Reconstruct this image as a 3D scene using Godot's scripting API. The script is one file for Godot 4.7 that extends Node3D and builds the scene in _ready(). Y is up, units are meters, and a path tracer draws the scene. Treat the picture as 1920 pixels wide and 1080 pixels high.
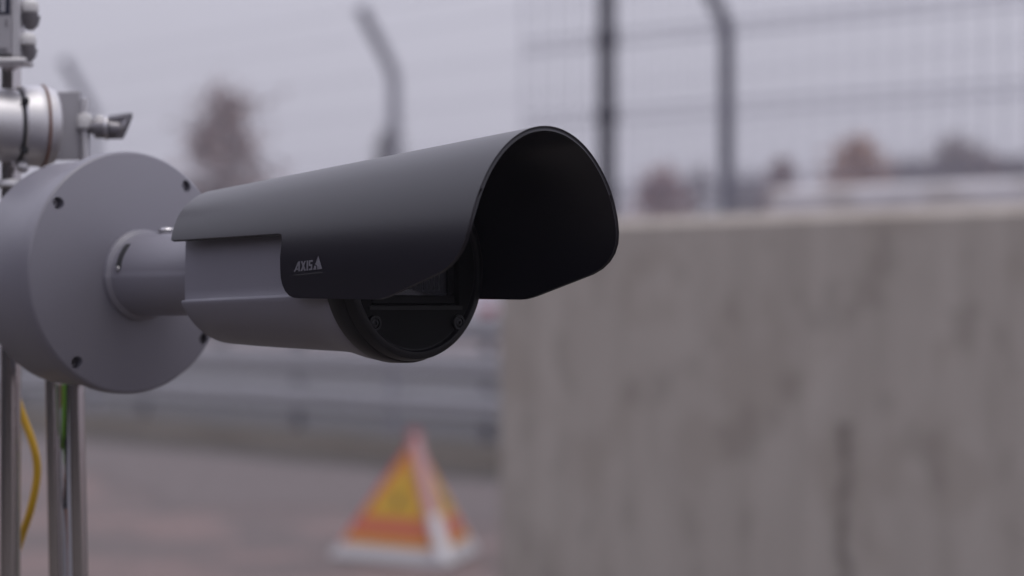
extends Node3D
# A grey bullet security camera on a slim mast, seen through a long lens at a race track on an overcast day.

var rng := RandomNumberGenerator.new()
var M := {}
const EYE := 1.5            # height of the viewpoint above the ground
const TANF := 4500.0        # focal length in photograph pixels (1920 wide)

# ---------------------------------------------------------------- mesh helpers
class Shape:
	var v := PackedVector3Array()
	var g := PackedInt32Array()
	var uv := PackedVector2Array()
	func tri(a: Vector3, b: Vector3, c: Vector3, grp := -1) -> void:
		v.append(a); v.append(b); v.append(c); g.append(grp)
	func quad(a: Vector3, b: Vector3, c: Vector3, d: Vector3, grp := -1) -> void:
		tri(a, b, c, grp); tri(a, c, d, grp)
	func grid(rows: Array, grp: int, closed := false) -> void:
		for i in rows.size() - 1:
			var p: PackedVector3Array = rows[i]
			var q: PackedVector3Array = rows[i + 1]
			var n := p.size()
			for j in (n if closed else n - 1):
				var k := (j + 1) % n
				quad(p[j], q[j], q[k], p[k], grp)
	func fan(ring: PackedVector3Array, c: Vector3, grp := -1, rev := false) -> void:
		for j in ring.size():
			var k := (j + 1) % ring.size()
			if rev: tri(c, ring[k], ring[j], grp)
			else: tri(c, ring[j], ring[k], grp)
	func commit(flip := true) -> ArrayMesh:
		var vol := 0.0
		for i in range(0, v.size(), 3): vol += v[i].dot(v[i + 1].cross(v[i + 2]))
		var swap := flip and vol > 0.0
		var st := SurfaceTool.new()
		st.begin(Mesh.PRIMITIVE_TRIANGLES)
		for i in range(0, v.size(), 3):
			st.set_smooth_group(g[i / 3])
			st.add_vertex(v[i])
			st.add_vertex(v[i + 2] if swap else v[i + 1])
			st.add_vertex(v[i + 1] if swap else v[i + 2])
		st.generate_normals()
		return st.commit()

# a turned solid: profile of (along, radius); axis 0 = x, 1 = y, 2 = z
func lathe(profile: Array, n := 32, axis := 1, shape: Shape = null, at := Vector3.ZERO, arc := TAU) -> Shape:
	var s: Shape = shape if shape else Shape.new()
	var rows := []
	for p in profile:
		var r := PackedVector3Array()
		for j in n:
			var a := arc * j / n
			var c: float = cos(a) * p[1]
			var d: float = sin(a) * p[1]
			r.append(at + (Vector3(p[0], c, d) if axis == 0 else Vector3(d, p[0], c) if axis == 1 else Vector3(c, d, p[0])))
		rows.append(r)
	var grp := 1 + s.v.size()
	for i in profile.size() - 1:
		if i > 0:
			var e := Vector2(profile[i][0] - profile[i - 1][0], profile[i][1] - profile[i - 1][1]).normalized()
			var f := Vector2(profile[i + 1][0] - profile[i][0], profile[i + 1][1] - profile[i][1]).normalized()
			if e.dot(f) < 0.8: grp += 1
		s.grid([rows[i], rows[i + 1]], grp, true)
	return s

func box(size: Vector3, at := Vector3.ZERO, bevel := 0.0, shape: Shape = null, b := Basis()) -> Shape:
	# a box whose upright and level edges are all chamfered
	var s: Shape = shape if shape else Shape.new()
	var h := size / 2.0
	var k: float = minf(bevel, minf(h.x, minf(h.y, h.z)) * 0.9)
	var part := Shape.new()
	if k <= 0.0: k = 0.00001
	for ax in 3:
		for sg in [-1.0, 1.0]:
			var u := (ax + 1) % 3
			var w := (ax + 2) % 3
			var q := []
			for c in [[-1, -1], [1, -1], [1, 1], [-1, 1]]:
				var p := Vector3.ZERO
				p[ax] = sg * h[ax]; p[u] = c[0] * (h[u] - k); p[w] = c[1] * (h[w] - k)
				q.append(p)
			if sg > 0: part.quad(q[0], q[1], q[2], q[3])
			else: part.quad(q[3], q[2], q[1], q[0])
	for ax in 3:
		var u := (ax + 1) % 3
		var w := (ax + 2) % 3
		for su in [-1.0, 1.0]:
			for sw in [-1.0, 1.0]:
				var a := Vector3.ZERO; var c := Vector3.ZERO
				a[u] = su * h[u]; a[w] = sw * (h[w] - k); a[ax] = -(h[ax] - k)
				c[u] = su * (h[u] - k); c[w] = sw * h[w]; c[ax] = -(h[ax] - k)
				var a2 := a; var c2 := c
				a2[ax] = h[ax] - k; c2[ax] = h[ax] - k
				if su * sw > 0: part.quad(a, c, c2, a2)
				else: part.quad(c, a, a2, c2)
	for sx in [-1.0, 1.0]:
		for sy in [-1.0, 1.0]:
			for sz in [-1.0, 1.0]:
				var a := Vector3(sx * h.x, sy * (h.y - k), sz * (h.z - k))
				var c := Vector3(sx * (h.x - k), sy * h.y, sz * (h.z - k))
				var d := Vector3(sx * (h.x - k), sy * (h.y - k), sz * h.z)
				if sx * sy * sz > 0: part.tri(a, c, d)
				else: part.tri(a, d, c)
	for i in part.v.size(): s.v.append(at + b * part.v[i])
	s.g.append_array(part.g)
	return s

func tube(path: Array, radii, n := 10, shape: Shape = null, caps := true) -> Shape:
	var s: Shape = shape if shape else Shape.new()
	var rows := []
	var side := Vector3.ZERO
	for i in path.size():
		var a: Vector3 = path[maxi(i - 1, 0)]
		var c: Vector3 = path[mini(i + 1, path.size() - 1)]
		var t := (c - a).normalized()
		if side == Vector3.ZERO: side = t.cross(Vector3(0.31, 0.2, 0.93)).normalized()
		side = (side - t * side.dot(t)).normalized()
		var o := t.cross(side)
		var rad: float = radii[i] if radii is Array else radii
		var r := PackedVector3Array()
		for j in n:
			r.append(path[i] + (side * cos(TAU * j / n) + o * sin(TAU * j / n)) * rad)
		rows.append(r)
	s.grid(rows, 1 + s.v.size(), true)
	if caps:
		s.fan(rows[0], path[0], -1, false)
		s.fan(rows[-1], path[-1], -1, true)
	return s

func extrude(poly: PackedVector2Array, depth: float, xf: Transform3D, shape: Shape = null) -> Shape:
	var s: Shape = shape if shape else Shape.new()
	var ix := Geometry2D.triangulate_polygon(poly)
	var p := Shape.new()
	for i in range(0, ix.size(), 3):
		var a := poly[ix[i]]; var b := poly[ix[i + 1]]; var c := poly[ix[i + 2]]
		var cw := (b - a).cross(c - a) < 0.0
		if cw: var t := b; b = c; c = t
		p.tri(Vector3(a.x, a.y, depth), Vector3(b.x, b.y, depth), Vector3(c.x, c.y, depth))
		p.tri(Vector3(a.x, a.y, 0), Vector3(c.x, c.y, 0), Vector3(b.x, b.y, 0))
	var ccw := not Geometry2D.is_polygon_clockwise(poly)
	for i in poly.size():
		var a := poly[i]; var b := poly[(i + 1) % poly.size()]
		if not ccw: var t := a; a = b; b = t
		p.quad(Vector3(a.x, a.y, 0), Vector3(b.x, b.y, 0), Vector3(b.x, b.y, depth), Vector3(a.x, a.y, depth))
	for q in p.v: s.v.append(xf * q)
	s.g.append_array(p.g)
	return s

# ---------------------------------------------------------------- scene helpers
func obj(called: String, shape, m: Material, parent: Node = self, at := Vector3.ZERO, flip := true) -> MeshInstance3D:
	var o := MeshInstance3D.new()
	o.name = called
	o.mesh = shape.commit(flip) if shape is Shape else shape
	o.material_override = m
	o.position = at
	if parent == self and has_node(NodePath(called)): o.name = numbered(called)
	parent.add_child(o, true)
	return o

func numbered(called: String) -> String:
	if not has_node(NodePath(called)): return called
	var i := 1
	while has_node(NodePath("%s_%03d" % [called, i])): i += 1
	return "%s_%03d" % [called, i]

func thing(called: String, label: String, category: String, at := Vector3.ZERO, group := "") -> Node3D:
	var o := Node3D.new()
	o.name = numbered(called)
	add_child(o)
	o.position = at
	return tag(o, label, category, group)

func tag(o: Node3D, label: String, category: String, group := "") -> Node3D:
	o.set_meta("label", label); o.set_meta("category", category)
	if group: o.set_meta("group", group)
	return o

func spot(px: float, py: float, depth: float) -> Vector3:
	return Vector3((px - 960.0) / TANF * depth, EYE + (568.0 - py) / TANF * depth, -depth)

func noise_tex(freq: float, seed_: int, octaves := 4, size := 512, ramp: Gradient = null) -> NoiseTexture2D:
	var f := FastNoiseLite.new()
	f.seed = seed_; f.frequency = freq; f.fractal_octaves = octaves
	var t := NoiseTexture2D.new()
	t.width = size; t.height = size; t.seamless = true; t.noise = f
	if ramp: t.color_ramp = ramp
	return t

func lin(r: float, g: float, b: float) -> Color:
	return Color(r, g, b).linear_to_srgb()

func ramp2(a: Color, b: Color) -> Gradient:
	var g := Gradient.new()
	g.set_color(0, a); g.set_color(1, b)
	return g

func mat(c: Color, rough := 0.6, metal := 0.0, spec := 0.5) -> StandardMaterial3D:
	var m := StandardMaterial3D.new()
	m.albedo_color = c; m.roughness = rough; m.metallic = metal; m.metallic_specular = spec
	return m

func grained(m: StandardMaterial3D, tex: Texture2D, per_metre: float, relief: float) -> StandardMaterial3D:
	m.uv1_triplanar = true
	m.uv1_scale = Vector3.ONE * per_metre
	m.normal_enabled = true
	m.normal_texture = tex
	m.normal_scale = relief
	return m

func mottled(tex: Texture2D, per_metre: float, rough := 0.85, world := true) -> StandardMaterial3D:
	var m := mat(Color.WHITE, rough)
	m.albedo_texture = tex
	m.uv1_triplanar = true; m.uv1_world_triplanar = world
	m.uv1_scale = Vector3.ONE * per_metre
	return m

# ---------------------------------------------------------------- build
func _ready() -> void:
	rng.seed = 20
	set_view()
	materials()
	ground()
	trees()
	debris_fence()
	guardrail()
	mesh_fence()
	walls()
	pit_building()
	warning_sign()
	mast_and_cables()
	clamps()
	security_camera()

func set_view() -> void:
	var cam := Camera3D.new()
	cam.name = "view"
	add_child(cam)
	cam.position = Vector3(0, EYE, 0)
	cam.rotation = Vector3(28.0 / TANF, 0, 0)
	var lens := CameraAttributesPhysical.new()
	lens.frustum_focal_length = 100.0
	lens.frustum_focus_distance = 1.97
	lens.frustum_near = 0.05
	lens.frustum_far = 2000.0
	lens.exposure_aperture = 4.7
	cam.attributes = lens
	cam.current = true
	var e := Environment.new()
	e.background_mode = Environment.BG_SKY
	var sky := ProceduralSkyMaterial.new()
	sky.sky_horizon_color = lin(0.488, 0.48, 0.548)
	sky.sky_top_color = lin(2.0, 2.0, 2.38)
	sky.sky_curve = 1.3
	sky.ground_horizon_color = lin(0.14, 0.125, 0.125)
	sky.ground_bottom_color = lin(0.12, 0.105, 0.105)
	e.sky = Sky.new()
	e.sky.sky_material = sky
	e.tonemap_mode = Environment.TONE_MAPPER_LINEAR
	e.tonemap_exposure = 1.0
	e.sdfgi_enabled = true; e.ssao_enabled = true; e.ssil_enabled = true
	e.fog_enabled = true
	e.fog_density = 0.0034
	e.fog_light_color = lin(0.75, 0.74, 0.82)
	var we := WorldEnvironment.new()
	we.name = "surroundings"
	we.environment = e
	add_child(we)
	var sun := DirectionalLight3D.new()
	sun.name = "sun"
	sun.light_energy = 0.4
	sun.light_angular_distance = 40.0
	sun.light_color = Color(1.0, 0.985, 0.985)
	sun.shadow_enabled = true
	sun.rotation = Vector3(deg_to_rad(-72), deg_to_rad(40), 0)
	add_child(sun)

func materials() -> void:
	var fine := noise_tex(0.06, 3, 3)
	var speck := noise_tex(0.12, 5, 4)
	for t in [fine, speck]:
		t.as_normal_map = true
		t.bump_strength = 4.0
	M.coat = grained(mat(lin(0.205, 0.198, 0.240), 0.42, 0.0, 0.7), fine, 14.0, 0.18)      # grey powder coat
	M.shield = grained(mat(lin(0.0075, 0.0062, 0.0125), 0.31, 0.0, 0.55), fine, 18.0, 0.10)
	M.black = mat(lin(0.0045, 0.0042, 0.0055), 0.45, 0.0, 0.28)
	M.black_matt = mat(lin(0.008, 0.008, 0.009), 0.7)
	M.seam = mat(lin(0.03, 0.03, 0.035), 0.8)
	M.print_grey = mat(lin(0.13, 0.125, 0.15), 0.7)
	M.print_dim = mat(lin(0.035, 0.034, 0.04), 0.7)
	M.plate = mat(lin(0.0035, 0.0035, 0.004), 0.5, 0.0, 0.22)
	M.ring = mat(lin(0.007, 0.0066, 0.009), 0.38, 0.0, 0.4)
	M.glass = StandardMaterial3D.new()
	M.glass.transparency = BaseMaterial3D.TRANSPARENCY_ALPHA
	M.glass.albedo_color = Color(0.6, 0.6, 0.65, 0.08)
	M.glass.roughness = 0.03
	M.glass.metallic_specular = 0.3
	M.lens = mat(lin(0.006, 0.006, 0.012), 0.05)
	M.inner = mat(lin(0.035, 0.02, 0.015), 0.6, 0.0, 0.3)
	M.steel = grained(mat(lin(0.64, 0.61, 0.61), 0.08, 1.0), speck, 12.0, 0.05)
	M.alu = grained(mat(lin(0.66, 0.65, 0.67), 0.5, 1.0), speck, 12.0, 0.1)
	M.alu_dull = grained(mat(lin(0.44, 0.43, 0.46), 0.5, 0.35), speck, 12.0, 0.1)
	M.zinc = mat(lin(0.55, 0.54, 0.57), 0.38, 1.0)
	M.cast = mat(lin(0.27, 0.26, 0.28), 0.42, 0.85)
	M.plastic_white = mat(lin(0.7, 0.69, 0.7), 0.4)
	M.copper = mat(lin(0.20, 0.085, 0.055), 0.45)
	M.navy = mat(lin(0.006, 0.008, 0.03), 0.5)
	M.label_white = mat(lin(0.55, 0.55, 0.6), 0.6)
	M.rubber = mat(lin(0.012, 0.012, 0.016), 0.6)
	M.yellow = mat(lin(0.62, 0.36, 0.012), 0.45)
	M.green = mat(lin(0.14, 0.34, 0.02), 0.5)
	M.white_cable = mat(lin(0.5, 0.5, 0.55), 0.5)
	M.orange_cable = mat(lin(0.25, 0.09, 0.03), 0.5)
	M.galv = mottled(noise_tex(0.02, 8, 4, 512, ramp2(lin(0.34, 0.336, 0.355), lin(0.50, 0.495, 0.52))), 0.7, 0.5)
	M.galv.metallic = 0.35
	M.post = mat(lin(0.31, 0.31, 0.36), 0.6, 0.2)
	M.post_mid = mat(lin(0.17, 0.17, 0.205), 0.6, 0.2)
	M.post_dark = mat(lin(0.075, 0.075, 0.095), 0.6, 0.1)
	M.wire = mat(lin(0.25, 0.25, 0.33), 0.6, 0.3)
	M.grass = mottled(noise_tex(0.03, 12, 5, 512, ramp2(lin(0.036, 0.029, 0.022), lin(0.108, 0.086, 0.066))), 0.5, 0.95)
	M.bark = mottled(noise_tex(0.05, 14, 4, 256, ramp2(lin(0.05, 0.037, 0.032), lin(0.12, 0.092, 0.082))), 1.0, 0.95)
	M.leaf = mat(Color.WHITE, 0.8)
	M.leaf.vertex_color_use_as_albedo = true
	M.leaf.cull_mode = BaseMaterial3D.CULL_DISABLED
	M.sign_white = mat(lin(0.55, 0.54, 0.56), 0.55)
	M.sign_red = mat(lin(0.46, 0.022, 0.022), 0.5)
	M.sign_amber = mat(lin(0.60, 0.25, 0.003), 0.5)
	M.sign_yellow = mat(lin(0.56, 0.33, 0.003), 0.5)
	M.sign_orange = mat(lin(0.52, 0.11, 0.05), 0.5)
	M.timber = mottled(noise_tex(0.03, 31, 4, 256, ramp2(lin(0.03, 0.022, 0.018), lin(0.06, 0.045, 0.036))), 0.6, 0.8)
	M.roof = mat(lin(0.03, 0.03, 0.034), 0.8)

# ---------------------------------------------------------------- setting
func ground() -> void:
	var n1 := FastNoiseLite.new(); n1.seed = 41; n1.frequency = 0.02; n1.fractal_octaves = 5
	var n2 := FastNoiseLite.new(); n2.seed = 43; n2.frequency = 0.25; n2.fractal_octaves = 3
	var im := Image.create(768, 768, false, Image.FORMAT_RGB8)
	for y in 768:
		for x in 768:
			var a := clampf(0.5 + n1.get_noise_2d(x, y) * 3.0, 0.0, 1.0)
			var k := 1.0 + n2.get_noise_2d(x, y) * 0.35
			var c := Color(0.178, 0.126, 0.120).lerp(Color(0.122, 0.097, 0.095), a) * k
			im.set_pixel(x, y, c.linear_to_srgb())
	var m := mottled(ImageTexture.create_from_image(im), 0.05, 0.9)
	var s := Shape.new()
	s.quad(Vector3(-900, 0, 300), Vector3(900, 0, 300), Vector3(900, 0, -1200), Vector3(-900, 0, -1200))
	var o := obj("ground", s, m, self, Vector3.ZERO, false)
	o.set_meta("kind", "structure")
	# grassy verge under and behind the guardrail
	var ap := Shape.new()
	ap.quad(Vector3(-14.9, 0.004, 16.9), Vector3(14, 0.004, 16.9), Vector3(14, 0.004, -11.5), Vector3(-14.9, 0.004, -11.5))
	var apo := obj("added_dark_apron", ap, mottled(noise_tex(0.05, 27, 5, 512, ramp2(lin(0.058, 0.048, 0.043), lin(0.098, 0.083, 0.075))), 0.4, 0.9), self, Vector3.ZERO, false)  # unseen dark ground, added to dim the light bounced onto sunshield and underside
	apo.set_meta("kind", "structure")
	var g := Shape.new()
	var d := rail_dir()
	var nrm := Vector3(-d.z, 0, d.x)        # towards the track
	if nrm.z < 0: nrm = -nrm      # towards the viewer's side
	var rd := Shape.new()
	var ra := rail_point(-60) - nrm * 0.6
	var rb := rail_point(30) - nrm * 0.6
	rd.quad(ra + Vector3.UP * 0.004, rb + Vector3.UP * 0.004, rb - nrm * 12 + Vector3.UP * 0.004, ra - nrm * 12 + Vector3.UP * 0.004)
	var ro := obj("road", rd, mottled(noise_tex(0.04, 19, 5, 512, ramp2(lin(0.03, 0.029, 0.032), lin(0.055, 0.052, 0.056))), 0.3, 0.9), self, Vector3.ZERO, false)
	ro.set_meta("kind", "structure")
	var ln := Shape.new()
	var lrows := []
	for i in 61:
		var c := rail_point(-34.0 + i * 0.9)
		var r := PackedVector3Array()
		for w in [1.9, 3.4, 5.2]:
			r.append(c + nrm * (w + (0.5 * sin(i * 0.9) + 0.35 * sin(i * 2.3 + 1.0) if w > 5.0 else 0.0)) + Vector3.UP * 0.006)
		lrows.append(r)
	ln.grid(lrows, 1)
	ro = obj("asphalt_lane", ln, mottled(noise_tex(0.04, 23, 5, 512, ramp2(lin(0.098, 0.078, 0.077), lin(0.162, 0.132, 0.130))), 0.25, 0.9), self, Vector3.ZERO, false)
	ro.set_meta("kind", "structure")
	var gu := Shape.new()
	var grows := []
	for i in 61:
		var c := rail_point(-34.0 + i * 0.9)
		var r := PackedVector3Array()
		for w in [1.75, 2.1, 2.55]: r.append(c + nrm * (w + 0.06 * sin(i * 1.9 + w * 3.0)) + Vector3.UP * 0.011)
		grows.append(r)
	gu.grid(grows, 1)
	ro = obj("gutter", gu, mottled(noise_tex(0.05, 29, 4, 256, ramp2(lin(0.022, 0.018, 0.015), lin(0.05, 0.043, 0.037))), 0.6, 0.9), self, Vector3.ZERO, false)
	ro.set_meta("kind", "structure")
	var rows := []
	for i in 61:
		var c := rail_point(-22.0 + i * 0.7)
		var r := PackedVector3Array()
		for k in 9:
			var w := -0.35 + k * 0.29
			r.append(c + nrm * (w + 0.1 * sin(i * 1.7 + k)) + Vector3.UP * (0.0 if k == 0 or k == 8 else 0.05 + 0.03 * sin(i * 2.3 + k * 1.9) + 0.02 * k))
		rows.append(r)
	g.grid(rows, 1)
	o = obj("grass_verge", g, M.grass, self, Vector3.ZERO, false)
	o.set_meta("kind", "structure")

func rail_dir() -> Vector3:
	return Vector3(7.12, 0, 9.3).normalized()

func rail_point(t: float) -> Vector3:
	# the track-side line of posts: t = 0 at the middle post
	return Vector3(-1.26, 0, -25.7) + rail_dir() * t

func leaf_mass(centre: Array, count: int, spread: float, size: float, tint: Color, dark: Color) -> ArrayMesh:
	var st := SurfaceTool.new()
	st.begin(Mesh.PRIMITIVE_TRIANGLES)
	for i in count:
		var c: Vector3 = centre[rng.randi() % centre.size()]
		c += Vector3(rng.randfn(), rng.randfn() * 0.8, rng.randfn()) * spread
		var a := Vector3(rng.randfn(), rng.randfn(), rng.randfn()).normalized()
		var b := a.cross(Vector3(rng.randfn(), rng.randfn(), rng.randfn())).normalized()
		var k := size * rng.randf_range(0.6, 1.4)
		st.set_color(dark.lerp(tint, rng.randf()))
		var n := a.cross(b)
		for p in [-a, b * 0.6, a, -a, a, -b * 0.6]:
			st.set_normal(n)
			st.add_vertex(c + p * k)
	return st.commit()

func tree(label: String, px: float, top: float, wide: float, depth: float, tint: Color, leaves: int, called := "tree", group := "") -> void:
	var at := spot(px, 568, depth); at.y = 0
	var h := (568.0 - top) / TANF * depth + EYE
	var r := wide / TANF * depth / 2.0
	var t := thing(called, label, "tree", at, group)
	var s := Shape.new()
	var lean := Vector3(rng.randf_range(-0.012, 0.012), 0, rng.randf_range(-0.012, 0.012)) * h
	var path := []; var rad := []
	for i in 7:
		var k := i / 6.0
		path.append(Vector3(0, k * h * 0.94, 0) + lean * k * k + Vector3(sin(i * 2.1), 0, cos(i * 1.3)) * 0.012 * h * k)
		rad.append(lerpf(0.026 * h, 0.004 * h, k))
	tube(path, rad, 8, s)
	obj("trunk", s, M.bark, t)
	var limbs := Shape.new()
	var tips := []
	for i in 22:
		var k := rng.randf_range(0.22, 0.95)
		var base: Vector3 = path[int(k * 6)].lerp(path[mini(int(k * 6) + 1, 6)], fmod(k * 6, 1.0))
		var a := TAU * i * 0.382 + rng.randf() * 0.6
		var reach := r * (1.0 - pow(absf(k - 0.42) / 0.62, 2.0) * 0.9) * rng.randf_range(0.65, 1.05)
		var end := base + Vector3(cos(a) * reach, reach * rng.randf_range(0.35, 0.9), sin(a) * reach)
		end.y = minf(end.y, h)
		var mid := base.lerp(end, 0.5) + Vector3.UP * reach * 0.12
		tube([base, mid, end], [0.008 * h * (1.1 - k), 0.005 * h * (1.1 - k), 0.002 * h], 5, limbs)
		tips.append(end); tips.append(mid.lerp(end, 0.4)); tips.append(mid)
		for q in 3:
			var e2 := mid.lerp(end, rng.randf()) + Vector3(rng.randfn(), absf(rng.randfn()), rng.randfn()) * reach * 0.3
			e2.y = minf(e2.y, h)
			tube([mid.lerp(end, 0.3 * q), e2], [0.003 * h * (1.1 - k), 0.0012 * h], 4, limbs)
			tips.append(e2)
	for q in 190:
		var k := rng.randf_range(0.12, 0.99)
		var a := rng.randf() * TAU
		var reach := r * sqrt(rng.randf()) * (1.0 - pow(absf(k - 0.40) / 0.62, 3.0) * 0.85)
		tips.append(Vector3(cos(a) * reach, k * h, sin(a) * reach))
	obj("limbs", limbs, M.bark, t)
	var crown := obj("crown", leaf_mass(tips, leaves * 2, r * 0.2, 0.013 * h + 0.03, tint, tint.darkened(0.4)), M.leaf, t)
	crown.set_meta("kind", "stuff")

func trees() -> void:
	tree("tall brown half-bare tree rising behind the round mounting box", 415, 158, 185, 60, Color(0.36, 0.255, 0.245), 1150, "bare_tree")
	tree("slim grey-green tree directly behind the bent fence post over the sunshield", 730, 225, 85, 55, Color(0.20, 0.195, 0.19), 700)
	var far := [
		["low reddish-brown tree beyond the wall, just right of the dark fence post", 1240, 318, 84, Color(0.321, 0.115, 0.075), 1300],
		["low grey bare tree between the reddish tree and the bent fence post", 1310, 322, 70, Color(0.151, 0.108, 0.106), 900],
		["low grey bare tree just right of the bent post beyond the wall", 1400, 335, 90, Color(0.135, 0.101, 0.111), 900],
		["small dark brown tree standing alone beyond the wall", 1466, 306, 56, Color(0.254, 0.101, 0.068), 1500],
		["round orange-brown autumn tree, brightest of those beyond the wall", 1606, 272, 105, Color(0.439, 0.189, 0.068), 2200],
		["grey leafless tree right beside the orange-brown tree", 1690, 302, 92, Color(0.144, 0.105, 0.111), 1300],
		["small dark tree tucked left of the tallest tree beyond the wall", 1745, 304, 66, Color(0.151, 0.105, 0.106), 1100],
		["tallest grey-brown tree beyond the wall behind the wire mesh", 1797, 270, 112, Color(0.194, 0.121, 0.109), 2000],
		["brown bush-like tree just right of the tallest grey-brown tree", 1850, 288, 62, Color(0.236, 0.128, 0.106), 1100],
		["last grey tree at the right end of the row beyond the wall", 1902, 300, 84, Color(0.160, 0.115, 0.111), 1200],
	]
	for i in far.size():
		var f = far[i]
		tree(f[0], f[1], f[2] - 6, f[3] * 1.35, 88.0 + (i * 37 % 11), f[4], f[5], "tree", "trees beyond the wall")
	# the wood far behind, which reads as one grey mass
	var pts := []
	for i in 900:
		var x := rng.randf_range(4.0, 62.0)
		var top := 6.6 + 1.6 * sin(x * 0.5) + 1.1 * sin(x * 1.3 + 1.0)
		pts.append(Vector3(x, top * sqrt(rng.randf()), -150.0 + rng.randf_range(-6, 6)))
	var fw := obj("far_wood", leaf_mass(pts, 26000, 0.6, 0.22, Color(0.17, 0.125, 0.125), Color(0.08, 0.06, 0.062)), M.leaf)
	tag(fw, "hazy grey wood far off along the skyline beyond the wall", "wood")
	fw.set_meta("kind", "stuff")

func debris_fence() -> void:
	var f := thing("debris_fence", "tall grey race-track fence of bent-topped posts and cables along the guardrail", "fence", rail_point(0))
	var track := Vector3(-rail_dir().z, 0, rail_dir().x)
	if track.x > 0: track = -track      # the tops lean this way
	var ts := [-6.85, 0.0, 5.25, 11.0]
	var bend := 4.0
	for t in ts:
		var p: Vector3 = rail_dir() * t
		var s := Shape.new()
		var path := [p, p + Vector3.UP * (bend - 0.12), p + Vector3.UP * bend + track * 0.03, p + Vector3.UP * (bend + 0.12) + track * 0.10]
		path.append(p + Vector3.UP * (bend + 0.64) + track * 0.44)
		tube(path, 0.068, 12, s)
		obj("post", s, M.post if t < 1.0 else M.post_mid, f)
		var fl := lathe([[0.0, 0.0], [0.0, 0.12], [0.02, 0.12], [0.02, 0.062]], 16, 1, null, p)
		obj("base_plate", fl, M.post, f)
	for hgt in [1.75, 2.2, 2.65, 3.1, 3.55, 3.95]:
		var s := Shape.new()
		tube([rail_dir() * -12.0 + Vector3.UP * hgt, rail_dir() * 11.0 + Vector3.UP * hgt], 0.0038, 6, s)
		obj("cable", s, M.wire, f)
	for q in [[0.35, 0.25], [0.6, 0.42]]:
		var s := Shape.new()
		var off: Vector3 = track * q[1] + Vector3.UP * (bend + q[0])
		tube([rail_dir() * -12.0 + off, rail_dir() * 11.0 + off], 0.0038, 6, s)
		obj("cable", s, M.wire, f)

func guardrail() -> void:
	var d := rail_dir()
	var near := Vector3(d.z, 0, -d.x)
	if near.z < 0: near = -near
	var o := thing("guardrail", "low grey steel guardrail of three stacked corrugated beams on posts", "guardrail", rail_point(0))
	# W-beam section: (out towards the viewer, up)
	var sec := [[0.0, -0.155], [0.012, -0.15], [0.02, -0.125], [0.075, -0.105], [0.08, -0.06], [0.025, -0.035], [0.012, 0.0], [0.025, 0.035], [0.08, 0.06], [0.075, 0.105], [0.02, 0.125], [0.012, 0.15], [0.0, 0.155]]
	var beam := Shape.new()
	var rows := []
	for x in [-2.0, 2.0]:
		var r := PackedVector3Array()
		for p in sec: r.append(d * x + near * (p[0] + 0.03) + Vector3.UP * p[1] * 1.0)
		for k in range(sec.size() - 1, -1, -1): r.append(d * x + near * (sec[k][0] + 0.026) + Vector3.UP * sec[k][1] * 1.0)
		rows.append(r)
	beam.grid(rows, -1, true)
	var bm := beam.commit()
	for k in 3:
		for i in 8:
			var b := obj("rail_beam", bm, M.galv, o, d * (-15.0 + i * 4.0) + Vector3.UP * (0.43 + 0.41 * k) + near * (0.004 * (i % 2)))
			b.set_meta("kind", "thing")
	var pm := box(Vector3(0.10, 1.36, 0.07), Vector3(0, 0.68, 0), 0.006, null, Basis(Vector3.UP, atan2(d.x, d.z))).commit()
	for i in 9:
		obj("rail_post", pm, M.post_dark, o, d * (-16.4 + i * 3.6) - near * 0.05)
	# red and white marker plate on top of the rail, beside the wall
	var mk := thing("marker_plate", "small red marker plate on the guardrail beside the concrete wall", "marker", spot(914, 592, 22.4))
	obj("plate", box(Vector3(0.16, 0.10, 0.012), Vector3(0, 0.055, 0), 0.004), mat(lin(0.36, 0.06, 0.075), 0.5), mk)
	obj("bracket", box(Vector3(0.03, 0.2, 0.02), Vector3(0, -0.06, -0.02), 0.003), M.post, mk)

func mesh_fence() -> void:
	var d := Vector3(0.743, 0, 0.669).normalized()
	var p0 := Vector3(0.633, 0, -16.0)
	var o := thing("mesh_fence", "welded wire mesh fence with a dark post behind the concrete wall", "fence", p0)
	for t in [0.0, 4.6]:
		var s := box(Vector3(0.11, 5.2, 0.07), d * t + Vector3.UP * 2.6, 0.008, null, Basis(Vector3.UP, atan2(-d.z, d.x)))
		var p := obj("post", s, M.post_dark, o)
		for hgt in [2.24, 2.75, 3.26, 3.77]:
			obj("clamp", box(Vector3(0.135, 0.09, 0.10), d * t + Vector3.UP * hgt, 0.008, null, Basis(Vector3.UP, atan2(-d.z, d.x))), M.post_dark, p)
	for hgt in [2.24, 2.75, 3.26, 3.77]:
		var s := Shape.new()
		for dy in [-0.035, 0.035]:
			tube([d * -0.75 + Vector3.UP * (hgt + dy), d * 6.0 + Vector3.UP * (hgt + dy)], 0.007, 6, s)
		obj("rail", s, M.wire, o)
	var w := Shape.new()
	var back := Vector3(-d.z, 0, d.x) * 0.03
	for i in 46:
		var x := -0.72 + i * 0.15
		tube([d * x + back + Vector3.UP * 0.1, d * x + back + Vector3.UP * 4.2], 0.0056, 5, w, false)
	var wm := obj("mesh_wires", w, M.wire, o)
	wm.set_meta("kind", "stuff")

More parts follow.
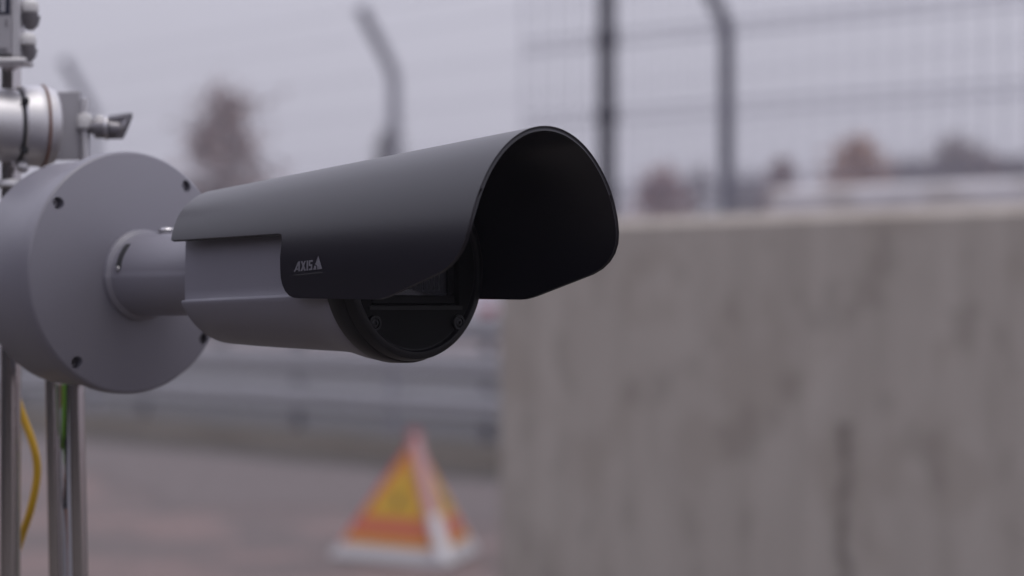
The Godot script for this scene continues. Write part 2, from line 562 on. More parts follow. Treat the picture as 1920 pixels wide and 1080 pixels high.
func wall_image(w: int, h: int, seed_: int, base: Color, stain: Color) -> ImageTexture:
	var a := FastNoiseLite.new(); a.seed = seed_; a.frequency = 1.0; a.fractal_octaves = 4
	var im := Image.create(w, h, false, Image.FORMAT_RGB8)
	for y in h:
		for x in w:
			var u := float(x) / w * 7.0      # metres along the wall
			var v := float(y) / h * 1.9
			var streak := a.get_noise_2d(u * 5.5, v * 0.9)
			var board := a.get_noise_2d(u * 16.0 + 50.0, v * 0.5)
			var blot := a.get_noise_2d(u * 1.6 + 20.0, v * 1.6 + 90.0)
			var spot_ := a.get_noise_2d(u * 3.4 + 200.0, v * 2.4 + 30.0)
			var grit := a.get_noise_2d(u * 60.0, v * 60.0)
			var k := clampf(0.42 + streak * 0.62 + board * 0.22, 0.0, 1.0)
			var c := base.lerp(stain, k * 0.48)
			c = c.lerp(Color(0.35, 0.30, 0.26), clampf(blot * 1.6 - 0.1, 0.0, 0.42))
			if spot_ > 0.24: c = c.lerp(stain * 0.8, minf((spot_ - 0.24) * 1.8, 0.30))
			c = c * (1.0 + grit * 0.16)
			# a dark run-down stain of uneven width below a tie hole
			var dx := (u - 1.87 - 0.03 * a.get_noise_2d(3.0, v * 6.0)) / (0.034 + 0.016 * a.get_noise_2d(9.0, v * 5.0))
			if v > 0.76 and v < 1.5: c = c.lerp(stain * 0.55, clampf(1.3 - absf(dx), 0.0, 1.0) * (0.6 + 0.35 * a.get_noise_2d(40.0, v * 9.0)))
			im.set_pixel(x, y, c.linear_to_srgb())
	return ImageTexture.create_from_image(im)

func wall_mesh(a: Vector3, d: Vector3, n: Vector3, length: float, top: float, thick: float, chamfer: float) -> ArrayMesh:
	# a straight wall from a along d; n points out of its near face; (out, up) section with chamfered top edges
	var sec := [[0.0, 0.0], [0.0, top - chamfer], [-chamfer, top], [-thick + chamfer, top], [-thick, top - chamfer], [-thick, 0.0]]
	var st := SurfaceTool.new()
	st.begin(Mesh.PRIMITIVE_TRIANGLES)
	st.set_smooth_group(-1)
	for i in sec.size() - 1:
		var p = sec[i]; var q = sec[i + 1]
		var c := [[p, 0.0], [q, 0.0], [q, length], [p, length]]
		for k in [0, 1, 2, 0, 2, 3]:
			var e = c[k]
			st.set_uv(Vector2(e[1] / 7.0, (top - e[0][1]) / 1.9))
			st.add_vertex(a + n * e[0][0] + Vector3.UP * e[0][1] + d * e[1])
	for x in [0.0, length]:
		for i in range(1, sec.size() - 1):
			var tri := [sec[0], sec[i + 1], sec[i]] if x == 0.0 else [sec[0], sec[i], sec[i + 1]]
			for e in tri:
				st.set_uv(Vector2(e[0] / 7.0 + 0.5, (top - e[1]) / 1.9))
				st.add_vertex(a + n * e[0] + Vector3.UP * e[1] + d * x)
	st.generate_normals()
	return st.commit()

func walls() -> void:
	var d := Vector3(0.66, 0, 0.75).normalized()
	var n := Vector3(-d.z, 0, d.x)
	var m := mat(Color.WHITE, 0.9)
	m.albedo_texture = wall_image(900, 300, 61, Color(0.50, 0.453, 0.412), Color(0.27, 0.23, 0.198))
	m.heightmap_enabled = true
	m.heightmap_texture = m.albedo_texture
	m.heightmap_scale = 0.4
	var o := obj("concrete_wall", wall_mesh(Vector3.ZERO, d, n, 5.2, 1.835, 0.32, 0.035), m, self, Vector3(-0.051, 0, -10.0))
	tag(o, "stained grey-beige concrete wall with vertical streaks filling the lower right", "wall")
	var d2 := Vector3(0.743, 0, 0.669).normalized()
	var n2 := Vector3(-d2.z, 0, d2.x)
	var m2 := mat(Color.WHITE, 0.85)
	m2.albedo_texture = wall_image(400, 160, 77, Color(0.74, 0.72, 0.75), Color(0.55, 0.53, 0.55))
	o = obj("pale_barrier", wall_mesh(Vector3.ZERO, d2, n2, 4.6, 2.17, 0.25, 0.03), m2, self, Vector3(1.50, 0, -14.0))
	tag(o, "pale concrete barrier seen just above the right end of the stained wall", "barrier")

func pit_building() -> void:
	# unseen block added left of the mast to darken what the sunshield mirrors
	var ga := thing("added_garage", "long dark unseen building with roller doors, added left of the mast to darken the sunshield", "added_garage", Vector3(-15, 0, 0))
	obj("wall", box(Vector3(8, 6.5, 30), Vector3(-4, 3.25, 2), 0.02), M.timber, ga)
	obj("roof", box(Vector3(9, 0.4, 31), Vector3(-4, 6.7, 2), 0.05), M.roof, ga)
	for i in 5:
		var rdoor := obj("roller_door", box(Vector3(0.1, 3.6, 4.0), Vector3(0.02, 1.82, -9.0 + i * 5.4), 0.02), M.roof, ga)
		for j in 9: obj("slat", box(Vector3(0.03, 0.36, 3.9), Vector3(0.075, 0.22 + j * 0.4, -9.0 + i * 5.4), 0.01), M.roof, rdoor)
	# stands behind the viewpoint: the polished tubes mirror its dark front
	var o := thing("pit_building", "long dark timber building behind the viewpoint, mirrored in the mast", "building", Vector3(-3, 0, 17))
	obj("wall", box(Vector3(26, 5.2, 8), Vector3(0, 2.6, 4), 0.02), M.timber, o)
	var r := Shape.new()
	extrude(PackedVector2Array([Vector2(-0.6, 5.2), Vector2(8.6, 5.2), Vector2(4, 7.0)]), 27.0, Transform3D(Basis(Vector3(0, 0, 1), Vector3(0, 1, 0), Vector3(-1, 0, 0)), Vector3(13.5, 0, 0)), r)
	obj("roof", r, M.roof, o)
	for i in 6:
		var w := obj("window", box(Vector3(1.7, 1.1, 0.08), Vector3(-10.5 + i * 4.2, 2.2, -0.02), 0.01), M.cast, o)
		obj("pane", box(Vector3(1.5, 0.9, 0.03), Vector3(-10.5 + i * 4.2, 2.2, -0.055), 0.0), M.lens, w)

# ---------------------------------------------------------------- warning sign
func warning_sign() -> void:
	var c := Vector3(-0.55, 0, -14.0)
	var o := thing("warning_sign", "folding three-sided warning sign in red and amber on the ground", "sign", c)
	var R := 0.53
	var top := Vector3(-0.02, 0.72, 0.0)
	var corner := []
	for k in 3:
		var a := deg_to_rad(71.0) + TAU * k / 3.0     # first corner points to the viewer
		corner.append(Vector3(cos(a) * R, 0.012, sin(a) * R))
	for k in 3:
		var A: Vector3 = corner[(k + 1) % 3]
		var B: Vector3 = corner[k]
		var n := (B - A).cross(top - A).normalized()
		if n.dot((A + B) / 2.0) < 0: n = -n
		var face := func(poly: Array, lift: float) -> Shape:
			var s := Shape.new()
			var f := []; var b := []
			for p in poly:
				var h: Vector3 = A.lerp(B, 0.5 + 0.5 * p[0] / (1.0 - p[1])) if p[1] < 1.0 else A
				f.append(h.lerp(top, p[1]) + n * (lift + 0.003))
				b.append(h.lerp(top, p[1]) + n * lift)
			for i in range(1, poly.size() - 1):
				s.tri(f[0], f[i], f[i + 1]); s.tri(b[0], b[i + 1], b[i])
			for i in poly.size():
				var j := (i + 1) % poly.size()
				s.quad(b[i], b[j], f[j], f[i])
			for i in s.v.size(): s.v[i] -= top * 0.3
			return s
		var lay := func(called: String, poly: Array, lift: float, m: Material, parent: Node) -> MeshInstance3D:
			return obj(called, face.call(poly, lift), m, parent, top * 0.3 if parent == o else Vector3.ZERO)
		var p: MeshInstance3D = lay.call("fabric_face", [[-1.0, 0.0], [1.0, 0.0], [0.0, 1.0]], 0.0, M.sign_white, o)
		lay.call("red_border", [[-0.86, 0.12], [0.80, 0.12], [0.015, 0.975], [-0.02, 0.975]], 0.003, M.sign_red, p)
		lay.call("amber_field", [[-0.79, 0.125], [0.74, 0.125], [0.0, 0.90]], 0.006, M.sign_amber, p)
		lay.call("orange_band", [[-0.70, 0.20], [0.66, 0.20], [0.54, 0.33], [-0.57, 0.33]], 0.009, M.sign_orange, p)
		lay.call("dark_symbol", [[-0.06, 0.43], [0.07, 0.43], [0.05, 0.53], [-0.04, 0.53]], 0.012, mat(lin(0.14, 0.085, 0.012), 0.6), p)
		lay.call("yellow_symbol", [[-0.46, 0.36], [0.44, 0.36], [0.03, 0.74], [-0.03, 0.74]], 0.009, M.sign_yellow, p)
	var s := Shape.new()
	tube([corner[0] * 1.10, corner[0].lerp(top, 0.36) * 1.02], [0.050, 0.046], 10, s)
	var sleeve := obj("ridge_sleeve", s, M.sign_white, o)
	s = Shape.new()
	tube([corner[0].lerp(top, 0.36) * 1.01, corner[0].lerp(top, 0.7) * 1.01, top * 1.01], [0.0455, 0.042, 0.034], 10, s)
	obj("faded_red_sleeve", s, mat(lin(0.48, 0.27, 0.28), 0.6), sleeve)
	obj("tip_cap", lathe([[0.0, 0.04], [0.03, 0.045], [0.06, 0.03], [0.065, 0.0]], 12, 1, null, top - Vector3.UP * 0.02), mat(lin(0.30, 0.06, 0.06), 0.5), o)

# ---------------------------------------------------------------- mast, tubes, cables
func mast_and_cables() -> void:
	var z := 2.44
	var m := thing("mast", "slim polished steel mast at the left edge, beside the round mounting box", "mast", Vector3((20.0 - 960) / TANF * z, 0, -z))
	obj("tube", lathe([[0.0, 0.0], [0.0, 0.0103], [2.4, 0.0103], [2.4, 0.0]], 28), M.steel, m)
	obj("base_plate", lathe([[0.0, 0.0], [0.0, 0.09], [0.008, 0.09], [0.008, 0.0103]], 28), M.zinc, m)
	var lean := Vector3(-0.022, 1, 0)
	var data := [[101.0, 2.42, 0.0072, "polished steel tube left of the cables under the mounting box"], [146.0, 2.40, 0.0080, "polished steel tube right of the cables under the mounting box"]]
	for q in data:
		var foot := spot(q[0] + 5.0, 1080, q[1])
		foot -= lean * foot.y
		var t := thing("steel_tube", q[3], "tube", foot, "steel tubes under the mounting box")
		var s := Shape.new()
		tube([Vector3.ZERO, lean * 0.7, lean * 1.47], q[2], 24, s)
		obj("pipe", s, M.steel, t)
		obj("ferrule", lathe([[1.425, q[2]], [1.425, q[2] + 0.003], [1.455, q[2] + 0.003], [1.455, q[2]]], 20, 1, null, Vector3(lean.x * 1.44, 0, 0)), M.zinc, t)
	# cables
	var cab := func(called: String, label: String, pts: Array, r: float, mm: Material) -> void:
		var c := Curve3D.new()
		for i in pts.size():
			var p: Vector3 = spot(pts[i][0], pts[i][1], pts[i][2])
			var a: Vector3 = spot(pts[maxi(i - 1, 0)][0], pts[maxi(i - 1, 0)][1], pts[maxi(i - 1, 0)][2])
			var b: Vector3 = spot(pts[mini(i + 1, pts.size() - 1)][0], pts[mini(i + 1, pts.size() - 1)][1], pts[mini(i + 1, pts.size() - 1)][2])
			c.add_point(p, (a - b) / 6.0, (b - a) / 6.0)
		c.bake_interval = 0.01
		var path := Array(c.get_baked_points())
		var base: Vector3 = path[-1]
		for i in path.size(): path[i] -= base
		var o := obj(called, tube(path, r, 10), mm, self, base)
		tag(o, label, "cable")
	cab.call("cable", "yellow cable bulging out from behind the mast", [[14, 690, 2.47], [38, 765, 2.47], [64, 838, 2.46], [70, 890, 2.46], [58, 955, 2.46], [40, 1010, 2.47], [20, 1090, 2.48], [10, 1300, 2.48]], 0.0040, M.yellow)
	cab.call("cable", "bright green cable between the two steel tubes under the box", [[120, 720, 2.415], [120, 770, 2.415], [119, 815, 2.42], [116, 870, 2.45], [114, 960, 2.45], [118, 1200, 2.45]], 0.0021, M.green)
	cab.call("cable", "black cable down the middle between the two steel tubes", [[124, 720, 2.425], [126, 830, 2.425], [127, 920, 2.425], [122, 1000, 2.44], [120, 1300, 2.45]], 0.0028, M.rubber)
	cab.call("cable", "pale grey cable beside the black one between the steel tubes", [[134, 720, 2.42], [133, 830, 2.415], [132, 930, 2.415], [134, 1020, 2.415], [136, 1300, 2.42]], 0.0030, M.white_cable)
	cab.call("cable", "pale grey cable hugging the left steel tube beside the green one", [[113, 720, 2.435], [113, 830, 2.435], [116, 930, 2.435], [122, 1020, 2.43], [126, 1300, 2.43]], 0.0028, M.white_cable)
	cab.call("cable", "thin brown-orange cable running along the left steel tube", [[112, 720, 2.43], [114, 850, 2.44], [122, 930, 2.435], [128, 1010, 2.43], [132, 1300, 2.43]], 0.0020, M.orange_cable)

func wing_knob(called: String, parent: Node, at: Vector3, turn: Basis, k := 1.0) -> void:
	# a nut with a round white top and a dark hub that carries two flat wings
	var o := obj(called, lathe([[-0.0035 * k, 0.0], [-0.0035 * k, 0.0082 * k], [-0.002 * k, 0.0087 * k], [0.0045 * k, 0.0087 * k], [0.0075 * k, 0.0075 * k], [0.0095 * k, 0.0045 * k], [0.0100 * k, 0.0]], 24, 1), M.plastic_white, parent, at)
	o.basis = turn
	var hub := lathe([[-0.0045 * k, 0.0], [-0.0045 * k, 0.0082 * k], [-0.009 * k, 0.0078 * k], [-0.021 * k, 0.0048 * k], [-0.0225 * k, 0.0]], 24, 1)
	for sg in [-1.0, 1.0]:
		var poly := PackedVector2Array([Vector2(0.003 * sg, -0.008), Vector2(0.0105 * sg, -0.0075), Vector2(0.0080 * sg, -0.017), Vector2(0.003 * sg, -0.022)])
		for i in 4: poly[i] *= k
		extrude(poly, 0.004 * k, Transform3D(Basis(), Vector3(0, 0, -0.002 * k)), hub)
	obj("hub", hub, M.cast, o)

func clamps() -> void:
	var z := 2.43
	# round aluminium clamp on the mast at the height of the plate
	var c := spot(20, 235, z)
	var o := thing("pole_clamp", "fat bright aluminium clamp around the mast above the mounting box", "clamp", c)
	var turn := Basis(Vector3.UP, deg_to_rad(24))
	var right := Shape.new()
	lathe([[0.0082, 0.0], [0.0082, 0.0385], [0.0100, 0.0402], [0.022, 0.0412], [0.030, 0.0412], [0.031, 0.0405], [0.036, 0.0405], [0.043, 0.0375], [0.0465, 0.030], [0.047, 0.0]], 48, 0, right)
	var left := lathe([[-0.060, 0.0], [-0.060, 0.034], [-0.056, 0.0370], [0.004, 0.0370], [0.0058, 0.0355], [0.006, 0.0]], 48, 0)
	var a := obj("collar", right, M.alu, o); a.basis = turn
	a = obj("collar", left, M.alu, o); a.basis = turn
	a = obj("strap", lathe([[0.006, 0.034], [0.0062, 0.0362], [0.0080, 0.0362], [0.0082, 0.034], [0.006, 0.034]], 40, 0), M.rubber, o); a.basis = turn
	for k in [[0.6, 0.0405], [-0.75, 0.0400]]:
		a = obj("strap_buckle", box(Vector3(0.007, 0.006, 0.006), Vector3(0.0072, sin(k[0]) * k[1], cos(k[0]) * k[1]), 0.001), M.rubber, o); a.basis = turn
	var ring := []
	for i in 41: ring.append(Vector3(0.0315, cos(TAU * i / 40.0), sin(TAU * i / 40.0)) * Vector3(1, 0.0415, 0.0415))
	a = obj("copper_wire", tube(ring, 0.0013, 6, null, false), M.copper, o); a.basis = turn
	a = obj("bolt", lathe([[-0.004, 0.0], [-0.004, 0.006], [0.002, 0.006], [0.0045, 0.003], [0.005, 0.0]], 16, 2, null, Vector3(0.014, -0.043, 0.012)), M.alu, o)
	# flange below, half hidden by the mounting box
	o = thing("pole_collar", "low bright collar on the mast beside the top of the mounting box", "collar", spot(20, 352, z))
	obj("ring", lathe([[0.0, 0.0103], [0.0, 0.016], [0.0015, 0.0175], [0.006, 0.0175], [0.008, 0.016], [0.008, 0.0103]], 32), M.alu, o)
	obj("set_screw", lathe([[0.0, 0.0], [0.0, 0.003], [0.021, 0.003], [0.0215, 0.0]], 12, 0, null, Vector3(0, 0.004, 0)), M.zinc, o)
	# plate with bolt and wing knob behind the box
	o = thing("bracket_plate", "flat grey steel plate standing behind the mounting box with a bolt", "bracket", spot(122, 300, 2.46))
	var pw := 57.0 / TANF * 2.46
	var ph := 128.0 / TANF * 2.46
	obj("plate", box(Vector3(pw, ph, 0.005), Vector3(0, ph / 2, 0), 0.0008), M.alu_dull, o)
	var bx := Vector3(38.0 / TANF * 2.46, 0, 0.004)
	obj("bolt", lathe([[-0.02, 0.0], [-0.02, 0.0048], [0.033, 0.0048], [0.0335, 0.0042], [0.062, 0.0040], [0.063, 0.0]], 20, 1, null, bx), M.alu, o)
	obj("nut", lathe([[0.033, 0.004], [0.033, 0.0076], [0.036, 0.0080], [0.043, 0.0080], [0.0465, 0.0068], [0.0475, 0.004]], 20, 1, null, bx), M.plastic_white, o)
	obj("washer", lathe([[0.030, 0.0045], [0.030, 0.0085], [0.0328, 0.0085], [0.0328, 0.0045]], 20, 1, null, bx), M.cast, o)
	# the knob, axis pointing right
	var k := bx + Vector3(0.0095, 0.033, 0.0)
	var kn := obj("knob", lathe([[-0.004, 0.0], [-0.004, 0.0065], [0.0, 0.0072], [0.001, 0.0108], [0.010, 0.0112], [0.0125, 0.0100], [0.0185, 0.0090], [0.020, 0.0075], [0.020, 0.0]], 28, 0), M.cast, o, k)
	obj("white_nub", lathe([[-0.003, 0.0], [-0.003, 0.005], [0.001, 0.0058], [0.004, 0.004], [0.005, 0.0]], 18, 1, null, Vector3(0.0062, 0.008, 0.002)), M.plastic_white, kn)
	obj("collar_ring", lathe([[0.0115, 0.006], [0.0115, 0.0122], [0.0130, 0.0127], [0.0150, 0.0122], [0.0155, 0.006]], 28, 0), M.zinc, kn)
	obj("front_boss", lathe([[0.018, 0.0], [0.018, 0.0075], [0.026, 0.0068], [0.0285, 0.0050], [0.029, 0.0]], 24, 0, null, Vector3(0, -0.001, 0.004)), M.cast, kn)
	for sg in [-1.0, 1.0]:
		var s := Shape.new()
		var poly := PackedVector2Array([Vector2(0.012, -0.001), Vector2(0.015, 0.0105), Vector2(0.040, 0.0118), Vector2(0.0375, 0.0055), Vector2(0.033, -0.005), Vector2(0.029, -0.0125), Vector2(0.013, -0.012)])
		extrude(poly, 0.005, Transform3D(Basis(Vector3.RIGHT, 0.30 * sg) * Basis(Vector3.UP, 0.22 * sg), Vector3(0, 0, -0.0025 + 0.005 * sg)), s)
		obj("wing", s, M.cast, kn)
	# upper clamp block with label and two wing nuts
	o = thing("clamp_block", "light metal clamp block with a navy label at the top left", "clamp", spot(8, 125, 2.41))
	var px := 2.41 / TANF
	obj("flange", box(Vector3(92 * px, 12 * px, 0.04), Vector3(2 * px, 8 * px, 0), 0.002), M.alu, o)
	obj("body", box(Vector3(66 * px, 150 * px, 0.03), Vector3(-14 * px, 95 * px, 0.002), 0.0015), M.alu_dull, o)
	obj("side_rail", box(Vector3(17 * px, 150 * px, 0.026), Vector3(27.0 * px, 90 * px, 0.004), 0.0015), M.alu, o)
	obj("groove", box(Vector3(40 * px, 12 * px, 0.004), Vector3(-8 * px, 27 * px, 0.0165), 0.0005), M.cast, o)
	var lb := obj("label", box(Vector3(34 * px, 70 * px, 0.0008), Vector3(0 * px, 130 * px, 0.0176), 0.0), M.navy, o)
	for i in 9:
		obj("print_mark", box(Vector3(9 * px, 4.2 * px, 0.0004), Vector3(4 * px, (102 + i * 6.4) * px, 0.0184), 0.0), M.label_white, lb)
	obj("pin", box(Vector3(3 * px, 14 * px, 0.003), Vector3(10 * px, 79 * px, 0.017), 0.0004), M.cast, o)
	wing_knob("wing_nut", o, Vector3(51 * px, 107 * px, 0.008), Basis(), 0.98)
	wing_knob("wing_nut", o, Vector3(48 * px, 45 * px, 0.010), Basis(Vector3.UP, 0.5), 0.92)

# ---------------------------------------------------------------- the security camera
# local axes: x = forward along the camera (0 at the front glass, before the shift BACK), y = up, z = towards the viewer's left
const BACK := 0.5

func shield_top(u: float) -> float: return 0.0975 + 0.0895 * u
func shield_half(u: float) -> float: return 0.0836 + 0.033 * u

func shield_point(u: float, a: float, off := 0.0) -> Vector3:
	# a = angle from the near side (0) over the top (PI/2) to the far side (PI); below 0 / above PI the skirt runs straight down
	var A := shield_half(u) - off
	var B := shield_top(u) - off
	if a < 0.0: return Vector3(u, a, A + a * 0.06)
	if a > PI: return Vector3(u, PI - a, -A - (PI - a) * 0.06)
	return Vector3(u, sin(a) * B, cos(a) * A)

func shield_low(u: float) -> float:
	# height of the lower edge of the skirt along the camera
	var pts := [[-0.30, 0.0265], [-0.24, 0.0268], [-0.0905, 0.0293], [-0.0865, 0.0285], [-0.0845, 0.0262], [-0.0838, 0.0225], [-0.0825, -0.008], [-0.081, -0.0130], [-0.0775, -0.0188], [-0.072, -0.0229], [-0.066, -0.0246], [-0.060, -0.0250],
		[0.038, -0.0262], [0.045, -0.0258], [0.055, -0.0238], [0.118, -0.0055], [0.128, -0.0010], [0.136, 0.0048], [0.1418, 0.0115], [0.1458, 0.0195], [0.148, 0.0285], [0.1492, 0.040], [0.1500, 0.060]]
	for i in pts.size() - 1:
		if u <= pts[i + 1][0]:
			return lerpf(pts[i][1], pts[i + 1][1], clampf((u - pts[i][0]) / (pts[i + 1][0] - pts[i][0]), 0.0, 1.0))
	return 0.06

func sunshield(parent: Node) -> MeshInstance3D:
	var us := []
	var k := -0.262
	while k < -0.095: us.append(k); k += 0.012
	for q in [-0.0905, -0.0885, -0.0865, -0.0852, -0.0845, -0.0838, -0.0832, -0.0825, -0.0817, -0.081, -0.0795, -0.0775, -0.075, -0.072, -0.069, -0.066, -0.063, -0.060]: us.append(q)
	k = -0.05
	while k < 0.036: us.append(k); k += 0.012
	for q in [0.038, 0.0415, 0.045, 0.050, 0.055, 0.065, 0.075, 0.085, 0.095, 0.105, 0.1115, 0.118, 0.123, 0.128, 0.132, 0.136, 0.139, 0.1418, 0.144, 0.1458, 0.147, 0.148, 0.1487, 0.1492, 0.1497, 0.1500]: us.append(q)
	var outer := []; var inner := []
	var n := 148
	for u in us:
		var low := shield_low(u)
		var top := shield_top(u)
		var a0: float = low if low < 0.0 else asin(clampf(low / top, 0.0, 0.98))
		var r := PackedVector3Array(); var ri := PackedVector3Array()
		for j in n + 1:
			# fixed lines along the shield, cut off at its lower edge
			var s := 14
			var a := 0.0
			if j <= s: a = lerpf(-0.0265, 0.0, float(j) / s)
			elif j >= n - s: a = lerpf(PI, PI + 0.0265, float(j - n + s) / s)
			else: a = lerpf(0.0, PI, float(j - s) / (n - 2 * s))
			a = clampf(a, a0, PI - a0)
			var p := shield_point(u, a)
			var q := shield_point(u, a, 0.0038)
			# the rear edge slants: the top reaches further back than the sides
			if u < -0.1:
				var f: float = (-0.1 - u) / 0.162
				var sl: float = clampf((0.073 - p.y) / 0.047, 0.0, 1.0) * 0.015 * f
				p.x += sl; q.x += sl
			r.append(p); ri.append(q)
		outer.append(r); inner.append(ri)
	var s := Shape.new()
	# edge strip all round, rounded by one middle row
	var ring_o := PackedVector3Array(); var ring_i := PackedVector3Array()
	for i in outer.size(): ring_o.append(outer[i][0]); ring_i.append(inner[i][0])
	for j in range(1, n + 1): ring_o.append(outer[-1][j]); ring_i.append(inner[-1][j])
	for i in range(outer.size() - 2, -1, -1): ring_o.append(outer[i][n]); ring_i.append(inner[i][n])
	for j in range(n - 1, 0, -1): ring_o.append(outer[0][j]); ring_i.append(inner[0][j])
	var mid := PackedVector3Array()
	var cnt := ring_o.size()
	for i in cnt:
		var tng := (ring_o[(i + 1) % cnt] - ring_o[(i + cnt - 1) % cnt]).normalized()
		var across := ring_i[i] - ring_o[i]
		var out := tng.cross(across).normalized()
		mid.append((ring_o[i] + ring_i[i]) / 2.0 + out * 0.0012)
	# make sure that the rounding bulges outward: compare with the strip's neighbour columns
	s.grid([ring_o, mid, ring_i], 2, true)
	var o := obj("sunshield", smooth_sheet(outer, false), M.shield, parent, Vector3(BACK, 0, 0))
	obj("lining", smooth_sheet(inner, true, s.commit(false)), M.shield, o)
	return o

func shield_normal(p: Vector3) -> Vector3:
	var A := shield_half(p.x)
	var B := shield_top(p.x)
	if p.y <= 0.0: return Vector3(-0.033, -0.06 * clampf(-p.y / 0.008, 0.0, 1.0), signf(p.z)).normalized()
	var n := Vector3(0, p.y / (B * B), p.z / (A * A)).normalized()
	n.x = -lerpf(0.033, 0.0895, clampf(n.y, 0.0, 1.0))
	return n.normalized()

func smooth_sheet(rows: Array, inside: bool, onto: ArrayMesh = null) -> ArrayMesh:
	var st := SurfaceTool.new()
	st.begin(Mesh.PRIMITIVE_TRIANGLES)
	for i in rows.size() - 1:
		for j in rows[i].size() - 1:
			var q := [rows[i][j], rows[i + 1][j], rows[i + 1][j + 1], rows[i][j + 1]]
			for k in ([0, 1, 2, 0, 2, 3] if inside else [0, 2, 1, 0, 3, 2]):
				var n := shield_normal(q[k])
				st.set_normal(-n if inside else n)
				st.add_vertex(q[k])
	return st.commit(onto)

func logo(parent: Node) -> void:
	# printed letters on the near skirt, each a thin raised print that follows the surface
	var u0 := -0.0640; var v0 := -0.0032
	var W := 0.0375; var H := 0.0082
	var slope := 0.055
	var put := func(st: Shape, p: Array) -> void:
		var q := []
		for e in p:
			var u: float = u0 + e[0] * W
			var y: float = v0 + e[1] * H + e[0] * W * slope
			var top := shield_top(u)
			var P: Vector3 = shield_point(u, y if y < 0.0 else asin(y / top))
			q.append(P + Vector3(0, 0, 0.00035))
		for i in range(1, q.size() - 1): st.tri(q[0], q[i + 1], q[i])
	var letters := [
		["letter_a", [[[0.0, 0.0], [0.055, 0.0], [0.225, 1.0], [0.155, 1.0]], [[0.155, 1.0], [0.225, 1.0], [0.225, 0.0], [0.17, 0.0]], [[0.06, 0.16], [0.20, 0.16], [0.20, 0.32], [0.10, 0.32]]]],
		["letter_x", [[[0.24, 0.0], [0.305, 0.0], [0.44, 1.0], [0.375, 1.0]], [[0.25, 1.0], [0.315, 1.0], [0.435, 0.0], [0.37, 0.0]]]],
		["letter_i", [[[0.455, 0.0], [0.51, 0.0], [0.51, 1.0], [0.455, 1.0]]]],
		["letter_s", [[[0.535, 0.0], [0.665, 0.0], [0.665, 0.17], [0.535, 0.17]], [[0.61, 0.1], [0.665, 0.1], [0.665, 0.52], [0.61, 0.52]], [[0.535, 0.42], [0.665, 0.42], [0.665, 0.58], [0.535, 0.58]], [[0.535, 0.5], [0.59, 0.5], [0.59, 0.95], [0.535, 0.95]], [[0.535, 0.83], [0.68, 0.83], [0.68, 1.0], [0.535, 1.0]]]],
		["triangle_mark", [[[0.685, 0.0], [0.80, 0.0], [0.80, 0.30], [0.745, 0.46]], [[0.765, 0.55], [0.83, 0.36], [0.86, 1.36]], [[0.83, 0.36], [0.83, 0.0], [1.01, 0.0], [0.86, 1.36]]]],
		["underline", [[[0.0, -0.40], [1.02, -0.40], [1.02, -0.27], [0.0, -0.27]]]],
	]
	var lg := Node3D.new()
	lg.name = "printed_logo"
	parent.add_child(lg, true)
	for l in letters:
		var s := Shape.new()
		for p in l[1]: put.call(s, p)
		obj(l[0], s, M.print_grey if l[0] != "underline" else M.print_dim, lg, Vector3.ZERO, false)

func body_section(R: float, u: float) -> PackedVector3Array:
	# round below, with a flat set back on each side above a small ledge
	var r := PackedVector3Array()
	var vl := -0.0220 + 0.0273 * clampf(u, -0.25, -0.03)
	var a0 := asin(vl / R)
	var half := []
	for j in 25:                                   # bottom centre round to the ledge (near side)
		var a := lerpf(-PI / 2, a0, j / 24.0)
		half.append(Vector2(cos(a) * R, sin(a) * R))
	var w := cos(a0) * R
	for q in [[-0.0001, 0.0010], [-0.0008, 0.0019], [-0.0020, 0.0022], [-0.0036, 0.0024], [-0.0040, 0.0031]]: half.append(Vector2(w + q[0], vl + q[1]))
	for j in 6: half.append(Vector2(w - 0.0040 - 0.0001 * j, vl + 0.0031 + (0.052 - 0.0031) * (j + 1) / 6.0))
	var top := R * 0.93
	for j in 6:
		var a := lerpf(0.0, PI / 2, (j + 1) / 6.0)
		half.append(Vector2((w - 0.0046) * cos(a), lerpf(0.0255, top, sin(a)) if a > 0.6 else 0.0255 + (top - 0.0255) * (0.56 + 0.1 * j)))
	for p in half: r.append(Vector3(u, p.y, p.x))
	for i in range(half.size() - 2, 0, -1): r.append(Vector3(u, half[i].y, -half[i].x))
	return r

